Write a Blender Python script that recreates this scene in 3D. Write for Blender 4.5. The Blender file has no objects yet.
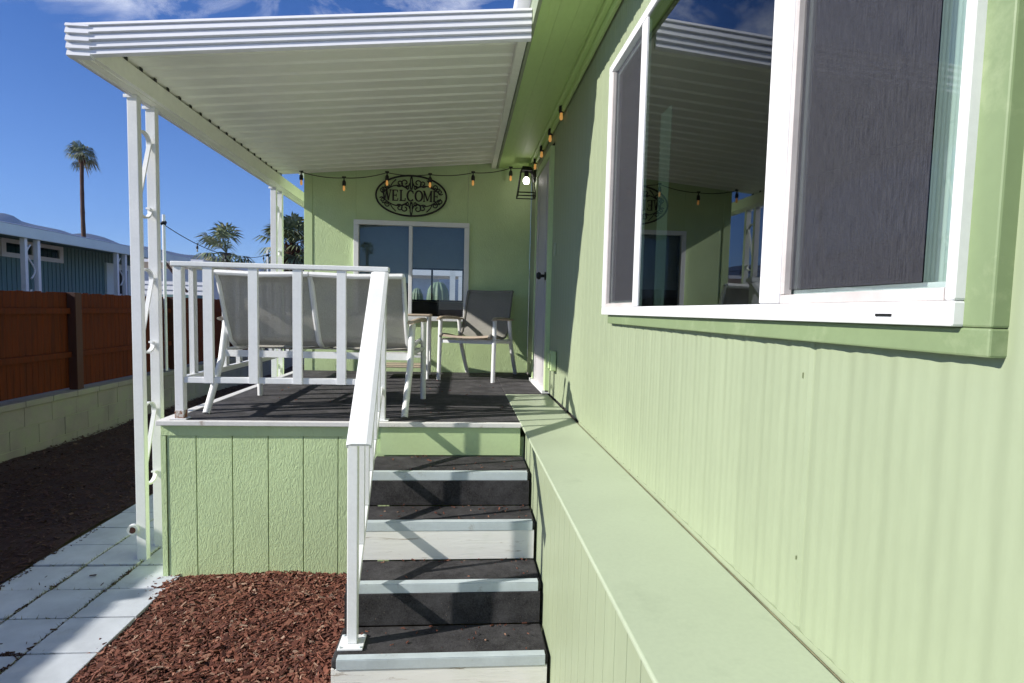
import bpy, math, random
import numpy as np
from mathutils import Vector, Matrix
random.seed(7); rng = np.random.default_rng(7)
R = math.radians
S = bpy.context.scene
COL = S.collection

# ------------------------------------------------------------------ camera
cam = bpy.data.cameras.new('camera'); camo = bpy.data.objects.new('camera', cam); COL.objects.link(camo)
cam.sensor_width = 36; cam.lens = 607.88/1024*36; cam.shift_y = 14.09/1024; cam.clip_start = .05; cam.clip_end = 30000
Rc = ((0.9963428463917302, -0.08230479566801878, 0.022953279810750897),
      (0.01679157998673325, -0.07479003798010761, -0.9970579186087852),
      (0.08377932492909028, 0.9937969464779913, -0.07313449176309476))
M = Matrix(((Rc[0][0], -Rc[1][0], -Rc[2][0], 0), (Rc[0][1], -Rc[1][1], -Rc[2][1], 0), (Rc[0][2], -Rc[1][2], -Rc[2][2], 1.52), (0, 0, 0, 1)))
camo.matrix_world = M
S.camera = camo

# ------------------------------------------------------------------ world, sun, exposure
SUN = Vector((-1.0, -.275, .607)).normalized()          # towards the sun
W = bpy.data.worlds.new('World'); S.world = W; W.use_nodes = True
CLX, CLY = .35, .1
nt = W.node_tree; nt.nodes.clear()
out = nt.nodes.new('ShaderNodeOutputWorld'); bg = nt.nodes.new('ShaderNodeBackground'); sky = nt.nodes.new('ShaderNodeTexSky')
sky.sky_type = 'NISHITA'; sky.sun_disc = False
sky.sun_elevation = math.asin(SUN.z); sky.sun_rotation = math.atan2(SUN.x, SUN.y)
sky.altitude = 1500; sky.air_density = 1.0; sky.dust_density = .1; sky.ozone_density = 4.0
bg.inputs[1].default_value = .085
tc = nt.nodes.new('ShaderNodeTexCoord'); mp = nt.nodes.new('ShaderNodeMapping'); mp.inputs['Scale'].default_value = (2.6, 2.6, 5.0)
mp.inputs['Location'].default_value = (CLX, CLY, 0); mp.inputs['Rotation'].default_value = (0, R(6), R(20))
nz = nt.nodes.new('ShaderNodeTexNoise'); nz.inputs['Scale'].default_value = 2.6; nz.inputs['Detail'].default_value = 9; nz.inputs['Roughness'].default_value = .62; nz.inputs['Distortion'].default_value = .5
rp = nt.nodes.new('ShaderNodeValToRGB'); rp.color_ramp.elements[0].position = .47; rp.color_ramp.elements[1].position = .68
sx = nt.nodes.new('ShaderNodeSeparateXYZ')
hm = nt.nodes.new('ShaderNodeMapRange'); hm.inputs[1].default_value = .325; hm.inputs[2].default_value = .37
mu = nt.nodes.new('ShaderNodeMath'); mu.operation = 'MULTIPLY'; mu2 = nt.nodes.new('ShaderNodeMath'); mu2.operation = 'MULTIPLY'; mu2.inputs[1].default_value = .62
mx = nt.nodes.new('ShaderNodeMix'); mx.data_type = 'RGBA'; mx.inputs['B'].default_value = (6.2, 6.4, 7.0, 1)
L = nt.links.new
L(tc.outputs['Generated'], mp.inputs[0]); L(mp.outputs[0], nz.inputs['Vector']); L(nz.outputs['Fac'], rp.inputs[0])
L(tc.outputs['Generated'], sx.inputs[0]); L(sx.outputs['Z'], hm.inputs[0])
L(rp.outputs[0], mu.inputs[0]); L(hm.outputs[0], mu.inputs[1]); L(mu.outputs[0], mu2.inputs[0])
tn = nt.nodes.new('ShaderNodeMix'); tn.data_type = 'RGBA'; tn.blend_type = 'MULTIPLY'; tn.inputs['Factor'].default_value = 1; 
gm = nt.nodes.new('ShaderNodeMapRange'); gm.inputs[1].default_value = .0; gm.inputs[2].default_value = .44; L(tc.outputs['Generated'], sx.inputs[0]); L(sx.outputs['Z'], gm.inputs[0])
gc = nt.nodes.new('ShaderNodeMix'); gc.data_type = 'RGBA'; gc.inputs['A'].default_value = (.76, .76, .88, 1); gc.inputs['B'].default_value = (.30, .47, .78, 1); L(gm.outputs[0], gc.inputs['Factor']); L(gc.outputs['Result'], tn.inputs['B'])
L(sky.outputs[0], tn.inputs['A']); L(tn.outputs['Result'], mx.inputs['A']); L(mu2.outputs[0], mx.inputs['Factor']); L(mx.outputs['Result'], bg.inputs[0]); L(bg.outputs[0], out.inputs[0])
sl = bpy.data.lights.new('sun', 'SUN'); so = bpy.data.objects.new('sun', sl); COL.objects.link(so)
sl.energy = 3.7; sl.angle = R(.7); sl.color = (1, .955, .88)
so.rotation_euler = (-SUN).to_track_quat('-Z', 'Y').to_euler(); so.location = (-20, -5, 15)
S.view_settings.view_transform = 'Standard'; S.view_settings.look = 'None'; S.view_settings.gamma = 1
S.view_settings.use_curve_mapping = False; S.view_settings.exposure = .95
S.render.engine = 'CYCLES'
S.cycles.max_bounces = 9; S.cycles.transparent_max_bounces = 12

# ------------------------------------------------------------------ materials
class NM:
    def __init__(s, name):
        s.m = bpy.data.materials.new(name); s.m.use_nodes = True; s.t = s.m.node_tree
        s.b = s.t.nodes['Principled BSDF']; s.o = s.t.nodes['Material Output']
    def n(s, k, **a):
        x = s.t.nodes.new(k)
        for q, v in a.items():
            if isinstance(v, tuple) and q.startswith('i_'): pass
            setattr(x, q, v)
        return x
    def l(s, a, b): s.t.links.new(a, b)
    def coord(s, scale=(1, 1, 1), rot=(0, 0, 0)):
        c = s.n('ShaderNodeTexCoord'); m = s.n('ShaderNodeMapping'); m.inputs['Scale'].default_value = scale; m.inputs['Rotation'].default_value = rot
        s.l(c.outputs['Object'], m.inputs[0]); return m.outputs[0]
    def noise(s, v, sc, det=6, ro=.6, dist=0):
        x = s.n('ShaderNodeTexNoise'); x.inputs['Scale'].default_value = sc; x.inputs['Detail'].default_value = det
        x.inputs['Roughness'].default_value = ro; x.inputs['Distortion'].default_value = dist; s.l(v, x.inputs['Vector']); return x.outputs['Fac']
    def ramp(s, f, *st):
        x = s.n('ShaderNodeValToRGB'); e = x.color_ramp.elements
        while len(e) < len(st): e.new(.5)
        for i, (p, c) in enumerate(st):
            e[i].position = p; e[i].color = (*c, 1) if not isinstance(c, (int, float)) else (c, c, c, 1)
        s.l(f, x.inputs[0]); return x.outputs[0]
    def mix(s, f, a, b, mode='MIX'):
        x = s.n('ShaderNodeMix'); x.data_type = 'RGBA'; x.blend_type = mode
        for q, v in (('Factor', f), ('A', a), ('B', b)):
            if isinstance(v, (int, float)): x.inputs[q].default_value = v
            elif isinstance(v, tuple): x.inputs[q].default_value = (*v, 1)
            else: s.l(v, x.inputs[q])
        return x.outputs['Result']
    def bump(s, h, st, d=.01):
        x = s.n('ShaderNodeBump'); x.inputs['Strength'].default_value = st; x.inputs['Distance'].default_value = d
        s.l(h, x.inputs['Height'])
        if s.b.inputs['Normal'].links: s.l(s.b.inputs['Normal'].links[0].from_socket, x.inputs['Normal'])
        s.l(x.outputs[0], s.b.inputs['Normal'])

def sc3(c, k): return tuple(min(1, x*k) for x in c)
def paint(name, col, rough=.5, var=.12, scale=3, fine=60, bump=.25, bd=.002, dirt=None, dscale=4, dlo=.62, dhi=.8, stretch=(1, 1, 1), metal=0, fk=.955, spec=None):
    m = NM(name); v = m.coord(stretch)
    a = m.noise(v, scale, 5); c = m.mix(m.ramp(a, (.3, 0.), (.7, 1.)), sc3(col, 1-var), sc3(col, 1+var*.6))
    f = m.noise(v, fine, 4)
    c = m.mix(m.ramp(f, (.35, 0.), (.65, 1.)), c, m.mix(1., c, (fk, fk, fk), 'MULTIPLY'))
    if dirt:
        d = m.noise(v, dscale, 8, .7); c = m.mix(m.ramp(d, (dlo, 0.), (dhi, 1.)), c, dirt)
    m.l(c, m.b.inputs['Base Color']); m.b.inputs['Metallic'].default_value = metal
    r = m.ramp(a, (.3, max(0, rough-.08)), (.7, min(1, rough+.1))); m.l(r, m.b.inputs['Roughness'])
    if spec is not None: m.b.inputs['Specular IOR Level'].default_value = spec
    if bump: m.bump(f, bump, bd)
    return m.m

GREEN = (.555, .70, .375); PALE = (.318, .372, .238)
m_siding = paint('pale_green_metal_siding', PALE, .5, .06, 1.3, 40, .15, .001, dirt=(.36, .42, .27), dscale=2.2, dlo=.55, dhi=.85, stretch=(1, 1, .25))
m_ledge = paint('pale_green_ledge_paint', (.44, .505, .36), .48, .07, 2.0, 90, .2, .001, dirt=(.32, .37, .26), dscale=4, dlo=.56, dhi=.85)
m_green = paint('green_house_paint', GREEN, .55, .08, 2, 50, .3, .002)
m_caulk = paint('dirty_caulk', (.24, .22, .13), .9, .5, 12, 60, .3, .001)
m_scr = paint('scraped_paint', (.22, .25, .14), .8)
m_edge = paint('weathered_white_trim', (.74, .73, .70), .6, .08, 6, 60, .4, .002, dirt=(.42, .36, .30), dscale=16, dlo=.60, dhi=.72)
m_trim = paint('green_window_trim_paint', (.215, .285, .145), .5, .06, 2, 50, .2, .001, dirt=(.36, .42, .25), dscale=6, dlo=.55, dhi=.8)
m_soffit = paint('green_soffit_paint', (.56, .76, .29), .5, .08, 1.5, 50, .2, .002, stretch=(1, .3, 1))
m_white = paint('white_metal_paint', (.82, .83, .83), .38, .05, 6, 70, .15, .001, dirt=(.50, .44, .36), dscale=14, dlo=.66, dhi=.78)
m_frame = paint('white_window_vinyl', (.82, .82, .83), .35, .03, 6, 70, .05, .001)
m_awn = paint('awning_enamel', (.95, .95, .84), .42, .06, 2, 30, .1, .001, dirt=(.55, .53, .38), dscale=3, dlo=.66, dhi=.9, stretch=(.3, 1, 1))
m_fascia = paint('awning_fascia_white', (.80, .80, .83), .35, .04, 3, 60, .1, .001, stretch=(.3, 1, 1))
m_black = paint('black_iron', (.012, .012, .012), .5, .2, 8, 90, .3, .001)
m_alu = paint('weathered_aluminium_nosing', (.58, .65, .67), .42, .1, 9, 120, .3, .001, metal=.15, dirt=(.35, .36, .34), dscale=14, dlo=.6, dhi=.75)
m_plug = paint('gap_shade', (.03, .03, .025), .8)  # near-black colour standing for shade in gaps and openings
m_conc = paint('paver_concrete', (.53, .565, .60), .85, .18, 5, 160, .5, .002, dirt=(.30, .30, .27), dscale=7, dlo=.6, dhi=.85)
m_block = paint('concrete_block', (.225, .20, .19), .9, .22, 2.5, 120, .6, .004, dirt=(.22, .23, .17), dscale=3.5, dlo=.45, dhi=.7)
m_mortar = paint('mortar_joint', (.27, .28, .22), .95)
m_fence = paint('red_brown_fence_stain', (.088, .017, .004), .8, .35, 6, 40, .6, .003, stretch=(6, 6, .5), dirt=(.05, .010, .004), dscale=2, dlo=.52, dhi=.7, spec=.15)
m_fpost = paint('dark_fence_post', (.05, .012, .006), .8, .3, 6, 40, .6, .003, stretch=(6, 6, .5))
m_sling = None
m_arm = paint('beige_plastic_arm', (.52, .42, .32), .5, .15, 20, 90, .2, .001, dirt=(.25, .2, .15), dscale=25, dlo=.6, dhi=.8)
m_door = paint('white_wood_door', (.55, .53, .55), .5, .1, 3, 60, .2, .002, stretch=(1, 1, .3))
m_blue = paint('teal_house_siding', (.15, .27, .27), .6, .1, 2, 40, .2, .002, stretch=(1, 1, .3))
m_bfascia = paint('pale_teal_fascia', (.70, .82, .82), .5, .06, 2)
m_inner = paint('indoor_shade', (.03, .032, .03), .9)  # indoor darkness put into the colour of the room surfaces
m_shade = paint('roller_shade', (.20, .25, .31), .8)
m_curt = paint('teal_curtain', (.52, .60, .57), .8, .02, 2, 3, 0)
m_curtd = paint('dark_vertical_blind', (.14, .18, .155), .8, .1, 4)  # darker grey-teal than the curtain
m_bark = paint('palm_bark', (.11, .065, .045), .9, .4, 4, 14, 1, .05, stretch=(1, 1, 3))
m_skirt = paint('palm_boots', (.12, .05, .03), .95, .5, 5, 12, 1, .08)
m_cactus = paint('cactus_skin', (.16, .22, .15), .6, .2, 4)
m_wsiding = paint('white_lap_siding', (.7, .72, .76), .6)

m_rust = paint('rusty_flaking_paint', (.62, .60, .56), .8, .2, 30, 90, .6, .002, dirt=(.23, .09, .04), dscale=40, dlo=.42, dhi=.52)
def mk_wood():      # T1-11 wood grain, painted: embossed swirls
    m = NM('green_painted_plywood'); v = m.coord((1, 1, .35))
    a = m.noise(m.coord((1, 1, 1)), 2.2, 4)
    d = m.noise(m.coord((1, 1, 1)), 1.7, 6, .7)
    c = m.mix(m.ramp(a, (.3, 0.), (.7, 1.)), sc3(GREEN, .93), sc3(GREEN, 1.06))
    c = m.mix(m.ramp(d, (.62, 0.), (.8, .5)), c, (.66, .74, .52))
    m.l(c, m.b.inputs['Base Color']); m.b.inputs['Roughness'].default_value = .5
    g = m.noise(v, 62, 6, .55, 2.0); g2 = m.noise(v, 9, 3, .5, 3)
    m.bump(m.ramp(g, (.4, 0.), (.6, 1.)), .42, .003); m.bump(g2, .10, .008); return m.m
m_ply = mk_wood()
def mk_weather():
    m = NM('weathered_white_riser'); v = m.coord((.6, 1, 7))
    g = m.noise(v, 9, 8, .7, .6); c = m.mix(m.ramp(g, (.60, 0.), (.68, 1.)), (.86, .85, .80), (.38, .31, .24))
    d = m.noise(m.coord(), 3, 4); c = m.mix(m.ramp(d, (.5, 0.), (.8, .5)), c, (.55, .60, .45))
    m.l(c, m.b.inputs['Base Color']); m.b.inputs['Roughness'].default_value = .7; m.bump(g, .5, .003); return m.m
m_riser = mk_weather()
def mk_carpet(name, base, lo, flecks=.74):
    m = NM(name); v = m.coord()
    a = m.noise(v, 170, 4, .8); b = m.noise(v, 7, 7, .75); f = m.noise(v, 110, 3, .7)
    c = m.mix(m.ramp(a, (.35, 0.), (.7, 1.)), lo, base)
    c = m.mix(m.ramp(b, (.42, 0.), (.70, .55)), c, sc3(base, 1.9))
    c = m.mix(m.ramp(f, (flecks, 0.), (flecks+.03, 1.)), c, (.28, .22, .17))
    m.l(c, m.b.inputs['Base Color']); m.b.inputs['Roughness'].default_value = .95; m.b.inputs['Specular IOR Level'].default_value = .2
    m.bump(a, .9, .003); m.bump(b, .3, .006); return m.m
m_grit = mk_carpet('black_outdoor_carpet', (.060, .058, .060), (.014, .013, .014), .70)
m_deckmat = mk_carpet('charcoal_deck_carpet', (.085, .082, .086), (.028, .027, .028), .77)
def mk_sling(nm='grey_sling_mesh', k=1.):
    m = NM(nm); v = m.coord((260, 260, 6)); a = m.noise(v, 1, 2); b = m.noise(m.coord((1, 1, .3)), 6, 4)
    c = m.mix(m.ramp(a, (.3, 0.), (.7, 1.)), sc3((.36, .345, .31), k), sc3((.50, .48, .44), k)); c = m.mix(m.ramp(b, (.3, 0.), (.7, .35)), c, sc3((.30, .285, .26), k))
    m.l(c, m.b.inputs['Base Color']); m.b.inputs['Roughness'].default_value = .75; m.bump(a, .2, .001)
    t = m.n('ShaderNodeBsdfTransparent'); x = m.n('ShaderNodeMixShader'); x.inputs[0].default_value = .05
    m.l(m.b.outputs[0], x.inputs[1]); m.l(t.outputs[0], x.inputs[2]); m.l(x.outputs[0], m.o.inputs[0]); return m.m
m_sling = mk_sling(); m_slingd = mk_sling('shade_toned_sling_mesh', .55)  # second sling is a darker copy: the chair's shade is in its colour
m_seat = paint('beige_sling', (.42, .34, .27), .8, .1, 8, 200, .2, .001)
def mk_chip(name, cols):
    m = NM(name); g = m.n('ShaderNodeNewGeometry')
    c = m.ramp(g.outputs['Random Per Island'], *cols); n_ = m.noise(m.coord((40, 12, 12)), 6, 3)
    c = m.mix(m.ramp(n_, (.3, 0.), (.7, .5)), c, (.05, .022, .014)); m.l(c, m.b.inputs['Base Color']); m.b.inputs['Roughness'].default_value = .8; m.bump(n_, .5, .002); return m.m
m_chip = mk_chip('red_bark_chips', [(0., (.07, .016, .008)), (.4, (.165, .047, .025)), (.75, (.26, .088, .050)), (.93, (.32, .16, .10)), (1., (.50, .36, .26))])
m_chip2 = mk_chip('shade_toned_bark_chips', [(0., (.020, .007, .006)), (.5, (.042, .015, .010)), (.94, (.065, .026, .018)), (1., (.16, .10, .06))])  # shaded copy of the bark chips, shade mixed into the colours
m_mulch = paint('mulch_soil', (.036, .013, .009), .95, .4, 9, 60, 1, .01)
m_ground = paint('desert_ground', (.26, .22, .17), .95, .2, .2, 5, .5, .02)
m_mount = paint('mountain_rock', (.06, .06, .07), .95, .35, .0022, .02, .3, 5)
def mk_glass(name, tint, f=1.5, extra=0.):
    m = NM(name); g = m.n('ShaderNodeBsdfGlossy'); g.inputs['Roughness'].default_value = .0; g.inputs[0].default_value = (.92, .96, 1, 1)
    t = m.n('ShaderNodeBsdfTransparent'); t.inputs[0].default_value = (*tint, 1)
    fr = m.n('ShaderNodeFresnel'); fr.inputs[0].default_value = f
    mm = m.n('ShaderNodeMath'); mm.operation = 'MULTIPLY_ADD'; mm.use_clamp = True; mm.inputs[1].default_value = 1.45; mm.inputs[2].default_value = extra
    x = m.n('ShaderNodeMixShader'); m.l(fr.outputs[0], mm.inputs[0])
    ge = m.n('ShaderNodeNewGeometry'); iv = m.n('ShaderNodeMath'); iv.operation = 'SUBTRACT'; iv.inputs[0].default_value = 1; m.l(ge.outputs['Backfacing'], iv.inputs[1])
    mf = m.n('ShaderNodeMath'); mf.operation = 'MULTIPLY'; m.l(mm.outputs[0], mf.inputs[0]); m.l(iv.outputs[0], mf.inputs[1])
    m.l(mf.outputs[0], x.inputs[0]); m.l(t.outputs[0], x.inputs[1]); m.l(g.outputs[0], x.inputs[2]); m.l(x.outputs[0], m.o.inputs[0]); return m.m
m_glass = mk_glass('tinted_window_glass', (.55, .62, .60))
m_glassg = mk_glass('clear_window_glass', (.84, .885, .87))
def mk_screen():
    m = NM('insect_screen_mesh'); v = m.coord((1, 420, 26)); a = m.noise(v, 1, 2, .5); v2 = m.coord((1, 90, 420)); b = m.noise(v2, 1, 2, .5)
    c = m.mix(.5, m.ramp(a, (.30, 0.), (.70, 1.)), m.ramp(b, (.25, .2), (.75, .8)))
    col = m.mix(c, (.018, .018, .026), (.105, .105, .118)); m.l(col, m.b.inputs['Base Color']); m.b.inputs['Roughness'].default_value = .6
    t = m.n('ShaderNodeBsdfTransparent'); x = m.n('ShaderNodeMixShader'); x.inputs[0].default_value = .56
    m.l(m.b.outputs[0], x.inputs[1]); m.l(t.outputs[0], x.inputs[2]); m.l(x.outputs[0], m.o.inputs[0]); return m.m
m_screen = mk_screen()
def emis(name, col, st):
    m = NM(name); m.b.inputs['Base Color'].default_value = (*sc3(col, .8), 1); m.b.inputs['Emission Color'].default_value = (*col, 1); m.b.inputs['Emission Strength'].default_value = st; return m.m
m_bulb = emis('warm_bulb', (1, .48, .13), .20); m_lamp = emis('lit_lamp', (1, .95, .88), 9)
m_bulb_off = paint('unlit_frosted_bulb', (.35, .33, .30), .2)
def mk_leaf(name, cols):
    m = NM(name); g = m.n('ShaderNodeNewGeometry'); c = m.ramp(g.outputs['Random Per Island'], *cols)
    m.l(c, m.b.inputs['Base Color']); m.b.inputs['Roughness'].default_value = .45; return m.m
m_leaf = mk_leaf('palm_leaf', [(0., (.06, .09, .04)), (.5, (.12, .155, .075)), (.85, (.20, .23, .13)), (1., (.38, .33, .20))])

# ------------------------------------------------------------------ mesh helpers
class MB:
    def __init__(s): s.v = []; s.f = []
    def quadbox(s, P):                      # 8 points: bottom 4 ccw, top 4 ccw
        n = len(s.v); s.v += [tuple(p) for p in P]
        s.f += [tuple(n+i for i in q) for q in ((3, 2, 1, 0), (4, 5, 6, 7), (0, 1, 5, 4), (1, 2, 6, 5), (2, 3, 7, 6), (3, 0, 4, 7))]; return s
    def box(s, x0, x1, y0, y1, z0, z1):
        return s.quadbox([(x0, y0, z0), (x1, y0, z0), (x1, y1, z0), (x0, y1, z0), (x0, y0, z1), (x1, y0, z1), (x1, y1, z1), (x0, y1, z1)])
    def bar(s, a, b, w, h=None, up=(0, 0, 1)):   # square bar from a to b, w sideways, h along up
        h = h or w; a = Vector(a); b = Vector(b); d = (b-a).normalized(); u = Vector(up)
        if abs(d.dot(u)) > .98: u = Vector((0, 1, 0))
        sd = d.cross(u).normalized(); u = sd.cross(d).normalized()
        q = [(-1, -1), (1, -1), (1, 1), (-1, 1)]
        return s.quadbox([a+sd*(w/2*i)+u*(h/2*j) for i, j in q]+[b+sd*(w/2*i)+u*(h/2*j) for i, j in q])
    def tube(s, pts, r, n=8, cap=True, ry=None, up=None):
        pts = [Vector(p) for p in pts]; rs = r if isinstance(r, (list, tuple)) else [r]*len(pts); base = len(s.v); N = len(pts)
        ref = Vector(up) if up else None
        for i, p in enumerate(pts):
            d = (pts[min(i+1, N-1)]-pts[max(i-1, 0)]).normalized()
            if ref is None: ref = Vector((0, 0, 1)) if abs(d.z) < .9 else Vector((0, 1, 0))
            sd = d.cross(ref).normalized(); u = sd.cross(d).normalized()
            if not up: ref = u
            for k in range(n):
                t = 2*math.pi*k/n+(math.pi/4 if n == 4 else 0); s.v.append(tuple(p+sd*math.cos(t)*rs[i]+u*math.sin(t)*(ry or 1)*rs[i]))
        for i in range(N-1):
            for k in range(n): a = base+i*n+k; b = base+i*n+(k+1) % n; s.f.append((a, b, b+n, a+n))
        if cap: s.f.append(tuple(base+k for k in range(n))[::-1]); s.f.append(tuple(base+(N-1)*n+k for k in range(n)))
        return s
    def lathe(s, c, prof, n=16, axis='z'):
        base = len(s.v); N = len(prof)
        for (r, h) in prof:
            for k in range(n):
                t = 2*math.pi*k/n; x, y = r*math.cos(t), r*math.sin(t)
                p = (x, y, h) if axis == 'z' else ((x, h, y) if axis == 'y' else (h, x, y)); s.v.append((c[0]+p[0], c[1]+p[1], c[2]+p[2]))
        for i in range(N-1):
            for k in range(n): a = base+i*n+k; b = base+i*n+(k+1) % n; s.f.append((a, b, b+n, a+n))
        s.f.append(tuple(base+k for k in range(n))[::-1]); s.f.append(tuple(base+(N-1)*n+k for k in range(n))); return s
    def extrude(s, poly, fn, a, b):          # poly in 2D, fn(p, t) -> 3D ; prism between t=a and t=b
        n = len(s.v); k = len(poly)
        s.v += [fn(p, a) for p in poly]+[fn(p, b) for p in poly]
        s.f += [(n+i, n+(i+1) % k, n+k+(i+1) % k, n+k+i) for i in range(k)]
        s.f += [tuple(n+i for i in range(k))[::-1], tuple(n+k+i for i in range(k))]; return s
    def build(s, name, m, parent=None, bevel=0, smooth=False, rot=None):
        me = bpy.data.meshes.new(name); o = bpy.data.objects.new(name, me); COL.objects.link(o)
        off = Vector(parent_loc(parent)) if parent else Vector((0, 0, 0))
        v = s.v if off.length == 0 else [(p[0]-off.x, p[1]-off.y, p[2]-off.z) for p in s.v]
        me.from_pydata([tuple(p) for p in v], [], s.f); me.update()
        import bmesh
        if len(s.f) < 60000:
            b = bmesh.new(); b.from_mesh(me); bmesh.ops.recalc_face_normals(b, faces=b.faces); b.to_mesh(me); b.free()
        if smooth:
            for p in me.polygons: p.use_smooth = True
            if smooth != 'all':
                try: me.set_sharp_from_angle(angle=R(40))
                except Exception: pass
        me.materials.append(m)
        if parent: o.parent = parent
        if bevel:
            bm_ = o.modifiers.new('bevel', 'BEVEL'); bm_.width = bevel; bm_.segments = 2; bm_.limit_method = 'ANGLE'
        return o
def parent_loc(p):
    v = Vector((0, 0, 0))
    while p: v += p.location; p = p.parent
    return v
def tag(o, label, cat=None, group=None, kind=None):
    o['label'] = label
    if cat: o['category'] = cat
    if group: o['group'] = group
    if kind: o['kind'] = kind
    return o
def thing(name, label, cat, loc=(0, 0, 0), group=None):
    o = bpy.data.objects.new(name, None); COL.objects.link(o); o.location = loc; o.empty_display_size = .1; return tag(o, label, cat, group)
def struct(o, label=None):
    o['kind'] = 'structure'
    if label: o['label'] = label
    return o
def copy_tree(o, parent=None):
    c = o.copy(); COL.objects.link(c); c.parent = parent
    for ch in [q for q in bpy.data.objects if q.parent == o]: copy_tree(ch, c)
    return c

# ------------------------------------------------------------------ ground, mountains
g = MB(); g.v = [(-9000, -3000, -.03), (9000, -3000, -.03), (9000, 9000, -.03), (-9000, 9000, -.03)]; g.f = [(0, 1, 2, 3)]
struct(g.build('ground', m_ground))
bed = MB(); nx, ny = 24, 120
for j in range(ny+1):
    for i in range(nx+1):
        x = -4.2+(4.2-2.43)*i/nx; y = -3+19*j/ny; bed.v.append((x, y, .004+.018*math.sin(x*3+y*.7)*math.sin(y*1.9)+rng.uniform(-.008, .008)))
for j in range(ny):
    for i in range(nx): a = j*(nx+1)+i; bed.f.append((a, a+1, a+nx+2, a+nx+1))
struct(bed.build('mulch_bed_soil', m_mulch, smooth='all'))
def edge_x(y): return -1.555+.03*math.sin(y*7.3)+.02*math.sin(y*17+1)
bed2 = MB(); nx, ny = 30, 60
def bz(x, y):
    return -.006+.016*min(1, max(0, (x-edge_x(y))/.16))+.008*math.sin(x*9+y*4)*math.sin(y*7)
for j in range(ny+1):
    for i in range(nx+1):
        y = 1.0+2.42*j/ny; x0 = edge_x(y); x = x0+(-.36-x0)*i/nx; bed2.v.append((x, y, bz(x, y)))
for j in range(ny):
    for i in range(nx): a = j*(nx+1)+i; bed2.f.append((a, a+1, a+nx+2, a+nx+1))
struct(bed2.build('mulch_soil', m_mulch, smooth='all'))
def chips(name, n, fx, smin, smax, material, label):
    mb = MB()
    for _ in range(n):
        x, y, z = fx(); l = rng.uniform(smin, smax)*(1.6 if rng.random() < .12 else 1); w = l*rng.uniform(.16, .5); h = rng.uniform(.0015, .005)
        a = rng.uniform(0, 6.28); t1 = rng.normal(0, .28); t2 = rng.normal(0, .3)
        u = Vector((math.cos(a)*math.cos(t1), math.sin(a)*math.cos(t1), math.sin(t1))); s_ = Vector((-math.sin(a)*math.cos(t2), math.cos(a)*math.cos(t2), math.sin(t2))); k = u.cross(s_)
        c = Vector((x, y, z+rng.uniform(.002, .014))); sh = rng.uniform(.4, 1.0); sk = rng.uniform(-.25, .25)
        P = [c-u*l/2-s_*w/2*sh, c+u*l/2-s_*w/2, c+u*l*(.5+sk*.4)+s_*w/2*sh, c-u*l*(.5-sk*.5)+s_*w/2]
        mb.quadbox([p-k*h/2 for p in P]+[p+k*h/2 for p in P])
    o = mb.build(name, material); tag(o, label, None, None, 'stuff'); return o
def f1():
    y = 1.35+2.07*rng.random()**.9; x = rng.uniform(edge_x(y)-.02, -.47) if rng.random() > .015 else edge_x(y)-abs(rng.normal(0, .06)); return x, y, bz(max(x, edge_x(y)), y)
chips('bark_mulch', 21000, f1, .008, .040, m_chip, 'sunlit red bark mulch between the pavers and the porch steps')
def f2():
    y = 2.6+9*rng.random()**1.5; x = rng.uniform(-4.18, -2.44); return x, y, .018
chips('shaded_bark_mulch', 15000, f2, .012, .036, m_chip2, 'bark mulch coloured for the shade along the foot of the block wall')

struct(MB().box(-2.42, .34, -12, 1.30, -.02, .008).build('bounce_slab', m_conc))  # unseen pale slab behind the camera, added to bounce sunlight onto the porch
def f3():
    k = int(rng.integers(0, 5)); z = (.172, .349, .527, .692, .885)[k]; y = rng.uniform((2.30, 2.56, 2.82, 3.08, 3.5)[k], (2.51, 2.77, 3.02, 3.38, 5.4)[k])
    if k < 4 and rng.random() < .5: y = (2.51, 2.77, 3.02, 3.38)[k]-abs(rng.normal(0, .02))
    return rng.uniform(-.42, .33) if k < 4 else rng.uniform(-1.4, .3), y, z
chips('bark_crumbs', 170, f3, .005, .016, m_chip, 'stray bark crumbs on the carpeted steps and deck')
def f4():
    q = rng.random(); y = rng.uniform(2.2, 3.5)
    return (rng.choice((-2.12, -1.835))+rng.normal(0, .006), y, .004) if q < .5 else (rng.uniform(-2.12, -1.83), 2.656+rng.normal(0, .006), .004) if q < .7 else (rng.uniform(-2.4, -1.6), y, .012) if q < .73 else (rng.uniform(-2.41, -2.36), rng.uniform(2.4, 4.2), .012)
chips('joint_debris', 420, f4, .006, .02, m_chip2, 'bark crumbs caught in the paver joints')
def mountains():
    prof = [(-9000, 900), (-6000, 950), (-4300, 820), (-3700, 690), (-3513, 640), (-3450, 655), (-3372, 600), (-3160, 535), (-3000, 500), (-2900, 525), (-2790, 512), (-2600, 462), (-2500, 470), (-2352, 425), (-2100, 385), (-1825, 330), (-1500, 300), (-900, 330), (0, 280), (1500, 420), (4000, 380), (9000, 500)]
    mb = MB(); xs = np.arange(-9000, 9001, 60.); nr = 15; hs = np.interp(xs, [p[0] for p in prof], [p[1] for p in prof])
    rough = np.zeros(len(xs))
    for k in range(1, 6): rough += np.sin(xs*.0021*k*1.7+k*k)*18/k
    for j in range(nr+1):
        t = j/nr
        for i, x in enumerate(xs):
            ridge = 1-abs(t-.6)/.6 if t < .6 else 1-(t-.6)/.4
            cut = 1-.28*(1-ridge)*(1+math.sin(x*.011+t*5+math.sin(x*.003)*3))*.9
            mb.v.append((x, 5000+(t-.6)*2600, max(-20, (hs[i]+rough[i])*ridge**.9*cut)))
    n = len(xs)
    for j in range(nr):
        for i in range(n-1): a = j*n+i; mb.f.append((a, a+1, a+n+1, a+n))
    return mb
struct(mountains().build('hills', m_mount, smooth='all'))

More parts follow.
